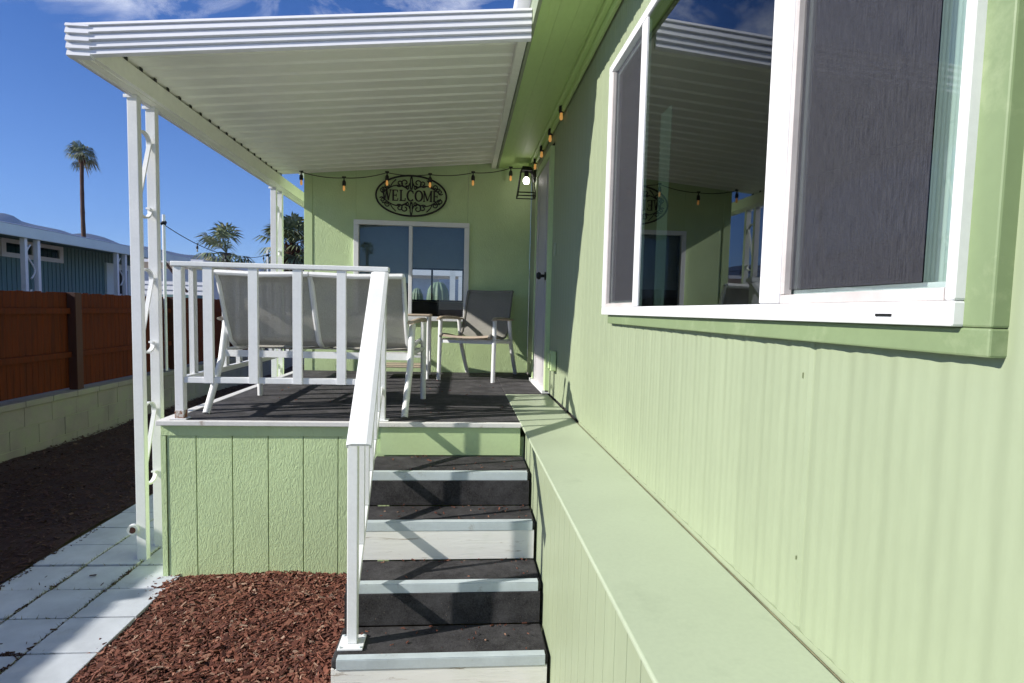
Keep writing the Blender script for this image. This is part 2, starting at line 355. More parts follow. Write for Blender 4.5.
m_haze = bpy.data.materials.new('haze_air'); m_haze.use_nodes = True; t_ = m_haze.node_tree; t_.nodes.clear()
o_ = t_.nodes.new('ShaderNodeOutputMaterial'); v_ = t_.nodes.new('ShaderNodeVolumePrincipled'); v_.inputs['Color'].default_value = (.22, .46, 1, 1)
v_.inputs['Density'].default_value = 5.0e-5; v_.inputs['Anisotropy'].default_value = 0.0; t_.links.new(v_.outputs[0], o_.inputs['Volume'])
tag(MB().box(-9400, 9400, -3400, 9400, -1.2, 1250).build('haze', m_haze), 'thin air haze', None, None, 'stuff')
# pavers
pv = MB(); rows = -1
ys = [2.656+.305*k for k in range(-8, 36)]
for ci, (xa, xb) in enumerate(((-2.415, -2.123), (-2.118, -1.838), (-1.833, -1.53))):
    for k in range(len(ys)-1):
        dz = rng.uniform(-.004, .004); o = rng.uniform(-.004, .004); y0 = ys[k]+.006+o; y1 = ys[k+1]-.006+o
        pv.quadbox([(xa+.003, y0, -.05), (xb-.005, y0, -.05), (xb-.005, y1, -.05), (xa+.003, y1, -.05), (xa+.003, y0, .012+dz), (xb-.005, y0, .012+dz+rng.uniform(-.002, .002)), (xb-.005, y1, .012+dz), (xa+.003, y1, .012+dz+rng.uniform(-.002, .002))])
struct(pv.build('paver_path', m_conc, bevel=.003), 'grey square concrete pavers along the porch')
gr = MB()
for _ in range(900):
    y = rng.uniform(2.2, 4.0); x = random.choice((-2.12, -1.835, -1.62+.02*rng.random())) if rng.random() < .8 else rng.uniform(-2.4, -1.6)
    if x in (-2.12, -1.835) and rng.random() < .45: y = rng.normal(3.25, .18)
    elif x > -1.7: y = rng.normal(3.75, .14)
    else: y = ys[int(rng.integers(6, 12))] if x not in (-2.12, -1.835) else y
    a = rng.uniform(0, 6.28); l = rng.uniform(.008, .03); b = len(gr.v)
    gr.v += [(x, y, .008), (x+.003, y+.002, .008), (x+math.cos(a)*l, y+math.sin(a)*l, .012+rng.uniform(.002, .018))]; gr.f.append((b, b+1, b+2))
m_weed = mk_leaf('dry_weed', [(0., (.06, .09, .02)), (.6, (.14, .15, .05)), (1., (.25, .18, .08))])
tag(gr.build('weeds', m_weed), 'small weeds in the joints of the pavers', None, None, 'stuff')

# ------------------------------------------------------------------ mobile home (right), one building
XW = .682
house = thing('mobile_home', 'pale green ribbed mobile home wall with wide white window and eave', 'building', (XW, 3, 0))
SY0, SY1 = -4.0, 6.2
WY0, WY1, WZ0, WZ1 = .76, 2.80, 1.53, 2.63        # window opening
def corr(y0, y1, z0, z1):
    mb = MB(); p = .1016; n = 16; ny = max(2, int((y1-y0)/p*n)); prev = None
    for i in range(ny+1):
        y = y0+(y1-y0)*i/ny; ph = (y/p) % 1
        t = 1-math.exp(-((min(ph, 1-ph))/.13)**2); x = XW-.0034*t-.0008*math.sin(2*math.pi*(ph*3))*t-.0014*math.sin(y*2.9+.5)
        if abs((y-1.125)) < .006: x = XW+.004
        mb.v += [(x, y, z0), (x, y, z1)]
        if i: a = 2*i-2; mb.f.append((a, a+2, a+3, a+1))
    return mb
def merge(*ms):
    r = MB()
    for m in ms:
        n = len(r.v); r.v += m.v; r.f += [tuple(n+i for i in f) for f in m.f]
    return r
DY0, DY1 = 4.62, 5.50
merge(corr(SY0, WY0, .9, 2.96), corr(WY0, WY1, .9, WZ0), corr(WY0, WY1, WZ1, 2.96), corr(WY1, DY0, .9, 2.96), corr(DY0, DY1, 2.80, 2.96), corr(DY1, 6.2, .9, 2.96)).build('wall', m_siding, house, smooth=True)
inn = MB()    # room shell behind the window, near-black to stand for indoor shade
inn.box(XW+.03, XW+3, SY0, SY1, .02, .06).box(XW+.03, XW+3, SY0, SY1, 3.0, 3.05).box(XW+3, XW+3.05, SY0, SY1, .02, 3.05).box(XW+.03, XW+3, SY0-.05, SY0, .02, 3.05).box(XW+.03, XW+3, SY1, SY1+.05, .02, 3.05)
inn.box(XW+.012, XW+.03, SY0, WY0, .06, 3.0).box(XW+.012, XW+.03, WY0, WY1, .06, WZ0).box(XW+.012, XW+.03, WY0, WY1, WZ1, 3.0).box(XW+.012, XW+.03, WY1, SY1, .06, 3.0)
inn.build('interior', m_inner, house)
fl = MB(); fl.box(XW-.004, XW+.01, SY0, 3.4, .0, .9); fl.build('skirting', m_siding, house)
for (yy, zz, hh) in ((1.150, 1.40, .014), (1.137, 1.035, .010)):
    MB().box(XW-.0052, XW-.001, yy, yy+.0006, zz, zz+hh*.8).build('scratch', m_scr, house)
# eave: soffit, frieze mould, fascia, drip edge
ev = MB()
for k in range(7):      # soffit boards, ribbed along the eave
    x0 = .345+k*.0443; ev.box(x0, x0+.0443, SY0, 6.2, 2.945+.002*(k%2), 2.962)
ev.box(.345, .66, SY0, 6.2, 2.963, 2.98)
ev.build('soffit', m_soffit, house, bevel=.0012)
MB().box(.625, .668, SY0, 6.19, 2.915, 2.944).box(.652, .674, SY0, 6.19, 2.875, 2.9135).build('frieze_moulding', m_soffit, house, bevel=.006)
MB().box(.325, .3435, SY0, 6.4, 2.935, 3.10).build('fascia', m_siding, house, bevel=.002)
MB().box(.255, .343, SY0, 6.4, 3.103, 3.19).build('gutter', m_fascia, house, bevel=.008)
MB().quadbox([(.33, SY0, 3.192), (4.2, SY0, 3.5), (4.2, 6.4, 3.5), (.33, 6.4, 3.192), (.33, SY0, 3.25), (4.2, SY0, 3.56), (4.2, 6.4, 3.56), (.33, 6.4, 3.25)]).build('roof', m_fascia, house)
# window trim boards (green)
tx0, tx1 = .656, .6745
tr = MB(); TY0, TY1, TZ0, TZ1 = .705, 2.70, 1.475, 2.71
tr.box(tx0, XW+.008, TY0, TY1, TZ0, 1.512).box(tx0+.0005, XW+.008, TY0, .775, 1.5125, 2.80)
tr.build('window_trim', m_trim, house, bevel=.003)
# white window with three lights
fx0, fx1 = .640, .690
win = MB(); A0, A1, B0, B1 = .748, 2.76, 1.513, 2.612
win.box(fx0, fx1, A0, A1, B0, B0+.034).box(fx0, fx1, A0, A1, B1-.034, B1).box(fx0, fx1, A0, A0+.016, B0+.0345, B1-.0345).box(fx0, fx1, A1-.05, A1, B0+.0345, B1-.0345)
wob = win.build('window', m_frame, house, bevel=.003)
wob['label'] = 'wide white three-light window'
MB().box(fx0+.001, .662, 2.20, 2.262, B0+.035, B1-.035).build('mullion', m_frame, wob, bevel=.003)
MB().box(fx0+.001, fx1, 1.195, 1.275, B0+.035, B1-.035).build('mullion', m_frame, wob, bevel=.003)
MB().quadbox([(.653, 1.2755, B0+.035), (.657, 1.2755, B0+.035), (.650, 2.1995, B0+.035), (.646, 2.1995, B0+.035), (.653, 1.2755, B1-.035), (.657, 1.2755, B1-.035), (.650, 2.1995, B1-.035), (.646, 2.1995, B1-.035)]).build('fixed_pane', m_glass, wob)
MB().box(.664, .667, 2.2625, 2.7095, B0+.035, B1-.035).build('side_pane', m_glassg, wob)
MB().box(.664, .667, .7705, 1.1945, B0+.035, B1-.035).build('side_pane', m_glassg, wob)
m_brn = paint('aged_track_vinyl', (.62, .57, .55), .5, .15, 6)
for (a, b) in ((2.2625, 2.708), (.772, 1.193)):
    sf = MB(); sf.box(.6675, .676, a, b, B0+.036, B0+.062).box(.6675, .676, a, a+.010, B0+.063, B1-.06).box(.6675, .676, b-.022, b, B0+.063, B1-.06).box(.6675, .676, a, b, B1-.059, B1-.036)
    sf.build('sash', m_frame, wob, bevel=.002)
MB().box(.645, .6615, .7705, 1.194, B0+.0345, B0+.052).box(.645, .6615, 1.18, 1.1945, B0+.053, B1-.04).build('screen_track', m_brn, wob, bevel=.001)
MB().box(.645, .6615, 2.262, 2.709, B0+.0345, B0+.050).box(.645, .6615, 2.697, 2.709, B0+.051, B1-.04).build('screen_track', m_brn, wob, bevel=.001)
MB().box(.656, .6565, .825, 1.179, B0+.062, B1-.05).build('insect_screen', m_screen, wob); MB().box(.656, .6565, 2.262, 2.69, B0+.055, B1-.05).build('insect_screen', m_screen, wob)
cu = MB()
def curtain(y0, y1, x, zt, amp=.012):
    n = 60; b = len(cu.v)
    for i in range(n+1):
        y = y0+(y1-y0)*i/n; xx = x+amp*math.sin(i*1.1); cu.v.extend([(xx, y, 1.4), (xx, y, zt)])
        if i: a = b+2*i-2; cu.f.append((a, a+2, a+3, a+1))
curtain(2.10, 2.21, .71, 2.24, .004)
cu.build('blind', m_curtd, wob)
cu = MB(); curtain(.775, .862, .688, 2.7, .0005)
cu.build('curtain', m_curt, wob)
MB().box(.6385, .6405, .86, .895, B0+.012, B0+.016).build('weep_slot', m_black, wob)
# door in the far end of the wall
dr = MB().box(.655, .70, DY0+.07, DY1-.06, .92, 2.70).build('door', m_door, house, bevel=.004)
MB().box(.6505, .6545, DY0+.2, DY0+.22, 1.0, 2.6).box(.6505, .6545, DY1-.2, DY1-.18, 1.0, 2.6).build('door_panel_bead', m_door, dr)
MB().lathe((.655, DY0+.14, 1.80), [(.032, -.004), (.032, -.012), (.012, -.014), (.012, -.04), (.026, -.046), (.03, -.062), (.02, -.075), (.001, -.078)], 16, 'x').build('knob', m_black, dr, smooth=True)
MB().box(.645, .70, DY0, DY0+.065, .90, 2.765).box(.645, .70, DY1-.055, DY1, .90, 2.765).box(.645, .70, DY0+.0655, DY1-.056, 2.705, 2.765).build('door_frame', m_green, house, bevel=.004)
MB().box(.625, .72, DY0, DY1, .888, .918).build('door_threshold', m_white, house, bevel=.004)
MB().box(.668, .676, 4.42, 4.49, 1.93, 2.02).build('light_switch', m_ledge, house, bevel=.003)
MB().box(.635, .676, 4.26, 4.38, 1.10, 1.24).box(.622, .6345, 4.275, 4.365, 1.115, 1.225).build('outlet_box', m_green, house, bevel=.006)

# ledge (boxed bump-out along the wall)
ledge = thing('wall_ledge', 'long pale green boxed ledge under the window beside the steps', 'ledge', (.5, 1, 0))
MB().box(.672, .675, -2.5, 3.9, .8865, .8875).build('dirty_caulk_line', m_caulk, ledge)
MB().box(.345, .6735, -2.5, 4.60, .872, .886).build('ledge_top', m_ledge, ledge, bevel=.004)
MB().box(.364, .3715, -2.5, 3.40, .842, .8715).build('ledge_trim', m_ledge, ledge, bevel=.003)
sk = MB(); y = -2.5
while y < 3.36:
    sk.box(.373, .385, y, min(y+.096, 3.4), 0, .8605); y += .1016
sk.box(.386, .40, -2.5, 3.4, 0, .86)
sk.build('ledge_skirt', m_siding, ledge, bevel=.002)

# ------------------------------------------------------------------ back room with the sign
YB = 6.2
room = thing('porch_room', 'green room at the end of the porch with a sliding window', 'building', (-.45, YB, 0))
wx0, wx1, wz0, wz1 = -1.055, .045, 1.42, 2.365
rw = MB()
xs_ = [-1.467, wx0, wx1, .65]
rw.box(-1.53, wx0-.002, YB, YB+.1, 0, 3.05).box(wx0+.0, wx1, YB, YB+.1, 0, wz0).box(wx0, wx1, YB, YB+.1, wz1, 3.05).box(wx1+.002, .68, YB, YB+.1, 0, 3.05)
rw.box(-1.53, -1.45, YB+.101, 10, 0, 2.9).box(-1.449, .68, 9.92, 10, 0, 1.64).box(-1.449, .68, 9.92, 10, 2.18, 2.9).box(-1.449, -.84, 9.92, 10, 1.642, 2.178).box(.03, .68, 9.92, 10, 1.642, 2.178)
rw.build('wall', m_ply, room)
MB().box(-1.555, -1.475, YB-.006, YB-.001, .0, 2.86).box(-1.555, -1.532, YB-.0015, YB+.09, .0, 2.86).build('corner_trim', m_green, room, bevel=.003)
MB().quadbox([(-1.75, YB+.02, 2.92), (.7, YB+.02, 3.12), (.7, 10.2, 3.12), (-1.75, 10.2, 2.92), (-1.75, YB+.02, 3.0), (.7, YB+.02, 3.2), (.7, 10.2, 3.2), (-1.75, 10.2, 3.0)]).build('roof', m_fascia, room)
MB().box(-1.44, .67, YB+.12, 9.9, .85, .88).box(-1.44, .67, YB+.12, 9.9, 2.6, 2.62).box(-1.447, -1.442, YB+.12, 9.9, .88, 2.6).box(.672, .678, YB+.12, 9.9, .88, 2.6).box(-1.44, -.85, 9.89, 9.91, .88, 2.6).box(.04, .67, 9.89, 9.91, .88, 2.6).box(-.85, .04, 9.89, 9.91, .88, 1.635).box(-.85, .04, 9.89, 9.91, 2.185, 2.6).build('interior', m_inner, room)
rwn = MB(); f = .045
rwn.box(wx0-.02, wx1+.02, YB-.03, YB+.03, wz1-f+.02, wz1+.02).box(wx0-.02, wx1+.02, YB-.03, YB+.03, wz0-.02, wz0+f-.02).box(wx0-.02, wx0+.03, YB-.03, YB+.03, wz0+f-.019, wz1-f+.019).box(wx1-.03, wx1+.02, YB-.03, YB+.03, wz0+f-.019, wz1-f+.019).box(-.535, -.50, YB-.025, YB+.03, wz0+f-.019, wz1-f+.019)
rwo = rwn.build('window', m_white, room, bevel=.003)
MB().box(wx0+.03, -.5355, YB, YB+.004, wz0+.02, wz1-.02).build('pane', m_glassg, rwo)
MB().box(-.4995, wx1-.03, YB, YB+.004, wz0+.02, wz1-.02).build('pane', m_glassg, rwo)
MB().box(wx0+.02, -.53, YB+.09, YB+.094, 1.78, 2.36).box(-.505, wx1-.02, YB+.09, YB+.094, 1.935, 2.36).build('roller_shade', m_shade, rwo)
MB().box(-.85, .04, 9.93, 9.97, 1.64, 1.67).box(-.85, .04, 9.93, 9.97, 2.15, 2.18).box(-.85, -.81, 9.93, 9.97, 1.671, 2.149).box(.0, .04, 9.93, 9.97, 1.671, 2.149).box(-.50, -.47, 9.93, 9.97, 1.671, 2.149).build('far_window_frame', m_black, room)

# ------------------------------------------------------------------ porch deck
deck = thing('porch_deck', 'raised green skirted porch deck with charcoal carpet and white edge', 'porch', (-.6, 3.42, 0))
pf = MB(); x = -1.62; W8 = .2032; gx = [-1.594, -1.439, -1.247, -1.055, -.865, -.675, -.48, -.352]
for a, b in zip(gx[:-1], gx[1:]): pf.box(a+.0022, b-.0022, 3.42, 3.435, 0, .815)
pf.box(-1.62, .37, 3.436, 3.46, 0, .80)
pf.build('front_siding', m_ply, deck, bevel=.002)
MB().box(-1.6215, -.352, 3.413, 3.42, .80, .858).build('rim_board', m_ply, deck, bevel=.002)
MB().box(-1.624, -1.6225, 3.42, 6.19, 0, .858).box(-1.6235, -1.597, 3.4155, 3.4195, 0, .80).build('side_siding', m_ply, deck)
MB().box(-1.635, .348, 3.385, 3.42, .860, .886).box(-1.637, -1.58, 3.4205, 6.19, .860, .886).build('edge_trim', m_edge, deck, bevel=.003)
MB().box(-1.579, .344, 3.4205, 6.19, .858, .884).box(.3445, .672, 4.61, 6.19, .858, .8905).build('carpet', m_deckmat, deck, bevel=.003)

# ------------------------------------------------------------------ steps
steps = thing('porch_steps', 'four black carpeted steps with metal nosings up to the porch', 'steps', (-.05, 2.7, 0))
SX0, SX1 = -.475, .362
ny_ = [2.307, 2.566, 2.816, 3.078]; zs_ = [.178, .355, .533, .698]; ry_ = [2.275, 2.522, 2.782, 3.032, 3.40]; rz = .178
for k in range(4):
    z = zs_[k]-.004; zb_ = zs_[k-1] if k else 0; yr = ry_[k]; yf = ny_[k]-.034; yb = ry_[k+1]
    xa = SX0+k*.004
    MB().box(xa, SX1, yf+.004, yb, z-.035, z).build('tread', m_grit, steps, bevel=.006)
    MB().box(xa+.02, SX1-.012, yf-.002, yf+.0035, z-.038, z+.001).box(xa+.02, SX1-.012, yf-.002, ny_[k], z+.0015, z+.0045).build('nosing', m_alu, steps, bevel=.002)
    MB().box(xa+.012, SX1-.004, yr, yr+.012, zb_, z-.0385).build('riser', m_riser if k in (0, 2) else m_grit, steps)
    MB().box(xa, xa+.011, yr+.001, yb, 0, z-.036).build('side_panel', m_grit if k else m_riser, steps)
MB().box(-.44, .344, 3.402, 3.415, .70, .858).build('riser', m_green, steps)['label'] = 'green painted top riser'

# ------------------------------------------------------------------ railings (white metal)
rail = thing('porch_railing', 'white metal porch railing with square pickets round the deck corner', 'railing', (-1, 3.45, .886))
RY = 3.455; zt = 1.742
MB().box(-1.56, -.405, RY-.035, RY+.035, zt-.022, zt+.004).box(-1.56, -1.50, RY+.0355, 6.15, zt-.022, zt+.004).build('top_rail', m_white, rail, bevel=.004)
MB().box(-1.505, -.455, RY-.017, RY+.017, 1.087, 1.120).build('bottom_rail', m_white, rail, bevel=.003)
MB().box(-1.545, -1.513, RY+.028, 6.12, 1.087, 1.120).build('bottom_rail', m_white, rail, bevel=.003)
p_ = MB().box(-1.552, -1.507, RY-.024, RY+.024, .887, zt-.023).build('post', m_white, rail, bevel=.003)
MB().box(-1.5535, -1.5055, RY-.0255, RY+.0255, .893, .935).build('rusty_foot', m_rust, p_, bevel=.002)
MB().box(-.464, -.42, RY-.022, RY+.022, .887, zt-.023).build('post', m_white, rail, bevel=.003)
for px in (-1.372, -1.135, -.899, -.662):
    MB().box(px-.0245, px+.0245, RY-.027, RY-.0175, 1.088, zt-.023).box(px-.0245, px-.0205, RY-.017, RY+.0, 1.1205, zt-.023).box(px+.0205, px+.0245, RY-.017, RY+.0, 1.1205, zt-.023).build('picket', m_white, rail, bevel=.001)
yy = 3.62
while yy < 6.1:
    MB().box(-1.552, -1.5455, yy, yy+.05, 1.085, zt-.023).box(-1.545, -1.525, yy, yy+.003, 1.1205, zt-.023).box(-1.545, -1.525, yy+.047, yy+.05, 1.1205, zt-.023).build('picket', m_white, rail, bevel=.001); yy += .24
MB().box(-1.57, -1.49, RY-.035, RY+.035, .8865, .892).build('foot_plate', m_white, rail, bevel=.001)
MB().box(-.485, -.40, RY-.035, RY+.035, .8865, .892).build('foot_plate', m_white, rail, bevel=.001)

hr = thing('stair_handrail', 'sloping white metal stair handrail with close vertical pickets', 'railing', (-.41, 2.39, rz))
lo = Vector((-.378, 2.30, 1.003)); hi = Vector((-.452, 3.425, 1.715)); d = hi-lo
m1 = MB(); w = .047
sd = Vector((1, 0, 0)); up = Vector((0, -d.z, d.y)).normalized()
sec = [(-w, 0), (-w, -.018), (-w+.006, -.018), (-w+.006, -.006), (w-.006, -.006), (w-.006, -.018), (w, -.018), (w, 0), (w*.6, .006), (-w*.6, .006)]
m1.extrude(sec, lambda p, t: tuple(lo+d*t+sd*p[0]+up*p[1]), 0, 1)
m1.build('handrail', m_white, hr, bevel=.001)
MB().box(-.433, -.393, 2.37, 2.41, rz+.006, .985+.045).build('post', m_white, hr, bevel=.003)
MB().box(-.464, -.366, 2.335, 2.445, rz-.003, rz+.0055).build('base_plate', m_white, hr, bevel=.002)
for (a, b) in ((-.454, 2.345), (-.376, 2.345), (-.454, 2.435), (-.376, 2.435)): MB().lathe((a, b, rz+.0055), [(.006, 0), (.005, .004), (.001, .005)], 8).build('screw', m_alu, hr)
brA = Vector((-.41, 2.416, .38)); brB = Vector((-.447, 3.43, 1.07))
MB().bar(brA, brB, .03, .03).build('bottom_rail', m_white, hr, bevel=.002)
for k in range(1, 6):
    t = k/6; p = brA+(brB-brA)*t; q = lo+d*((p.y-lo.y)/d.y)
    MB().bar(p+Vector((0, 0, .016)), (p.x, p.y, q.z-.012), .036, .016).build('picket', m_white, hr, bevel=.002)

# ------------------------------------------------------------------ awning
aw = thing('porch_awning', 'white ribbed metal patio awning over the porch on paired scroll posts', 'awning', (-1.85, 3.7, 0))
AX0, AX1, AY0, AY1 = -1.86, .322, 3.118, 8.9
def az(x): return 2.781+.094*(x+1.86)      # underside of the pans
pn = MB()
prof = []; y = AY0+.03
while y < YB-.1:
    prof += [(y, 0), (y+.100, .002), (y+.104, .012), (y+.134, .012), (y+.142, 0)]; y += .152
base = 0
for j, (yy, dz) in enumerate(prof):
    pn.v += [(AX0+.02, yy, az(AX0+.02)+dz), (AX1-.01, yy, az(AX1-.01)+dz), (AX0+.02, yy, az(AX0+.02)+dz+.004), (AX1-.01, yy, az(AX1-.01)+dz+.004)]
    if j: a = 4*j-4; pn.f += [(a, a+1, a+5, a+4), (a+2, a+6, a+7, a+3)]
pn.build('roof_pans', m_awn, aw)
MB().box(AX1+.0005, .3435, AY0+.03, YB-.01, 2.985, 2.99).build('gap_shade_strip', m_plug, aw)  # near-black strip in place of the shade between awning and eave
rt = MB()
rt.quadbox([(AX0+.02, AY0+.01, az(AX0)+.0265), (AX1-.01, AY0+.01, az(AX1)+.0265), (AX1-.01, YB, az(AX1)+.0265), (AX0+.02, YB, az(AX0)+.0265), (AX0+.02, AY0+.01, az(AX0)+.029), (AX1-.01, AY0+.01, az(AX1)+.029), (AX1-.01, YB, az(AX1)+.029), (AX0+.02, YB, az(AX0)+.029)])
rt.build('roof_skin', m_fascia, aw)
# stepped front fascia: profile in (outward, height)
fp = [(a_, b_*1.055) for a_, b_ in [(0, 0), (.014, 0), (.030, .004), (.023, .026), (.015, .029), (.033, .034), (.026, .058), (.018, .061), (.037, .066), (.029, .090), (.020, .093), (.038, .098), (.029, .122), (.021, .125), (.036, .129), (.029, .142), (0, .142)]]
fz = lambda x: 2.664+.0935*(x+1.86)
MB().extrude(fp, lambda p, t: (t, AY0+.02-p[0], fz(t)+p[1]), AX0, AX1+.0).build('front_fascia', m_fascia, aw)
MB().extrude([(a+.003, b) for a, b in fp[1:-1]]+[(-.005, .152), (-.005, -.002)], lambda p, t: (t, AY0+.02-p[0], fz(AX0)+p[1]+.001), AX0-.006, AX0+.10).build('fascia_end_cap', m_fascia, aw)
MB().extrude(fp, lambda p, t: (AX0+.02-p[0], t, 2.664+p[1]), AY0+.025, AY1).build('side_fascia', m_fascia, aw)
bm1 = MB(); bm1.box(AX0+.021, AX0+.069, AY0+.03, AY1, 2.672, 2.682).box(AX0+.070, AX0+.098, AY0+.03, AY1, 2.676, 2.776).box(AX0+.045, AX0+.05, AY0+.03, AY1, 2.6705, 2.6718)
bm1.build('side_beam', m_awn, aw, bevel=.001)
MB().box(AX1-.05, AX1-.004, AY0+.03, YB-.005, 2.935, az(AX1)-.002).build('hanger_rail', m_awn, aw, bevel=.001)
y = AY0+.03+.1
while y < YB: MB().box(AX0+.0982, AX0+.101, y+.004, y+.036, 2.776, 2.794).build('rib_opening_shade', m_plug, aw); y += .152  # solid near-black blocks painted as the shade inside the rib ends
def post_pair(y0):
    for y in (y0, y0+.20):
        MB().box(-1.877, -1.822, y-.022, y+.022, .0, 2.67).build('post', m_white, aw, bevel=.003)
        MB().box(-1.892, -1.818, y-.029, y-.0225, 2.655, 2.672).build('bracket', m_white, aw)
    for zc in (2.26, 1.47, .68):
        pts = []; yc = y0+.1; r = .036                        # S scroll in the y-z plane
        for k in range(15):
            t = R(-20+k*200/14); pts.append((-1.855, yc-.028+r*math.cos(t)+.02, zc+.20+r*math.sin(t)*1.25))
        pts = pts[::-1]
        pts = [(-1.855, yc-.040, zc+.185)]+[(-1.855, yc+.0+.072*math.cos(R(180-k*14)), zc+.19+.055*math.sin(R(180-k*14))) for k in range(14)]
        pts += [(-1.855, yc-.0-.072*math.cos(R(180-k*14)), zc-.19-.055*math.sin(R(180-k*14))) for k in range(13, -1, -1)]+[(-1.855, yc+.04, zc-.185)]
        s_ = MB(); s_.tube(pts, .0075, 4, ry=2.2, up=(1, 0, 0)); 
        s_.v = [(q[0], q[1], q[2]) for q in s_.v]; s_.build('scroll', m_white, aw)
post_pair(3.665); post_pair(6.22)
MB().tube([(-1.925, 3.62, 1.0), (-1.925, 3.62, .30), (-1.925, 3.60, .22), (-1.925, 3.53, .19)], .019, 12).build('drain_pipe', m_white, aw, smooth=True) if False else None
dp = MB(); dp.tube([(-1.89, 3.6425, .20), (-1.885, 3.615, .199)], .030, 14).build('drain_stub', m_white, aw, smooth=True)
MB().lathe((-1.885, 3.6145, .199), [(.019, 0), (.019, -.002)], 14, 'y').build('drain_mouth', m_fpost, aw)

# ------------------------------------------------------------------ furniture
def sling_chair(name, label, cat, w, panels, loc, rotz, group):
    t = thing(name, label, cat, loc, group)
    def P(mb, nm, m, **k): return mb.build(nm, m, None, **k)
    parts = []
    r = .013; hw = w/2
    for s in (-1, 1):
        x = s*hw
        parts.append(('leg', MB().tube([(x, .385, 0), (x, .36, .545)], .019, 10), m_white))
        parts.append(('leg', MB().tube([(x, -.385, 0), (x, -.19, .30), (x, -.12, .545)], .020, 10), m_white))
        a = MB(); arc = [(x, -.20, .548), (x, 0, .556), (x, .2, .562), (x, .34, .562), (x, .42, .548)]
        a.tube(arc, [.022, .026, .028, .028, .016], 10, ry=.5, up=(0, 0, 1)); parts.append(('armrest', a, m_arm))
        parts.append(('side_bar', MB().tube([(x, .375, .36), (x, -.14, .355)], .013, 8), m_white))
    parts.append(('crossbar', MB().bar((-hw, -.17, .338), (hw, -.17, .338), .02, .04), m_white))
    parts.append(('crossbar', MB().bar((-hw, .36, .35), (hw, .36, .35), .02, .026), m_white))
    pw = (w-.05)/panels
    for k in range(panels):
        x0 = -hw+.025+pw*k+.004; x1 = x0+pw-.008
        pr = [(.43, .395), (.40, .415), (.2, .40), (.02, .375), (-.07, .385), (-.13, .42), (-.20, .57), (-.275, .76), (-.30, .815), (-.32, .822)]
        fr = MB()
        for x in (x0, x1): fr.tube([(x, a, b) for a, b in pr], .0135, 8)
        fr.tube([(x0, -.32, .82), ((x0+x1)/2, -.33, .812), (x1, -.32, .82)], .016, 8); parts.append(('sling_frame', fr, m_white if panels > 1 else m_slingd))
        def sheet(seg, mat, nm, sag):
            mb = MB(); nx = 10
            for a, b in seg:
                for i in range(nx+1):
                    u = i/nx; mb.v.append((x0+(x1-x0)*u, a, b-sag*4*u*(1-u)))
            for j in range(len(seg)-1):
                for i in range(nx): q = j*(nx+1)+i; mb.f.append((q, q+1, q+nx+2, q+nx+1))
            parts.append((nm, mb, mat))
        def fine(seg):
            o = []
            for p, q in zip(seg[:-1], seg[1:]):
                for i in range(4): o.append((p[0]+(q[0]-p[0])*i/4, p[1]+(q[1]-p[1])*i/4))
            return o+[seg[-1]]
        sheet(fine([(.43, .400), (.40, .418), (.2, .395), (.02, .372), (-.07, .385)]), m_seat if panels == 1 else m_sling, 'seat', .015)
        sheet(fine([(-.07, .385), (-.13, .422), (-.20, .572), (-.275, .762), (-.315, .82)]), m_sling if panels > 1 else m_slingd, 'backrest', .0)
        if panels == 1:
            parts[-1][1].v = [(v[0], v[1]-.0, v[2]) for v in parts[-1][1].v]
    for nm, mb, m in parts:
        o = mb.build(nm, m, None, smooth=True); o.parent = t
    t.rotation_euler = (0, 0, rotz); return t
def sheet_thick(): pass
sling_chair('patio_loveseat', 'white framed loveseat with grey mesh back behind the railing', 'loveseat', 1.15, 2, (-.865, 3.97, .886), R(-4.5), 'grey sling patio seats') 
sling_chair('patio_chair', 'grey mesh armchair with beige seat by the room window corner', 'chair', .51, 1, (.175, 5.76, .886), R(180-20), 'grey sling patio seats')
tb = thing('side_table', 'small two-tier beige side table against the room wall behind the loveseat', 'table', (-.57, 5.72, .886))
MB().box(-.86, -.28, 5.50, 5.94, 1.452, 1.472).build('tabletop', m_arm, tb, bevel=.008)
MB().box(-.82, -.31, 5.53, 5.92, .985, 1.0).build('shelf', m_arm, tb, bevel=.005)
for a in (-.83, -.30):
    for b in (5.53, 5.92): MB().tube([(a, b, .886), (a, b, 1.451)], .012, 8).build('leg', m_white, tb, smooth=True)
MB().bar((-.83, 5.92, 1.09), (-.30, 5.92, 1.09), .012, .02).build('stretcher', m_white, tb)
MB().bar((-.83, 5.53, 1.09), (-.30, 5.53, 1.09), .012, .02).build('stretcher', m_white, tb)

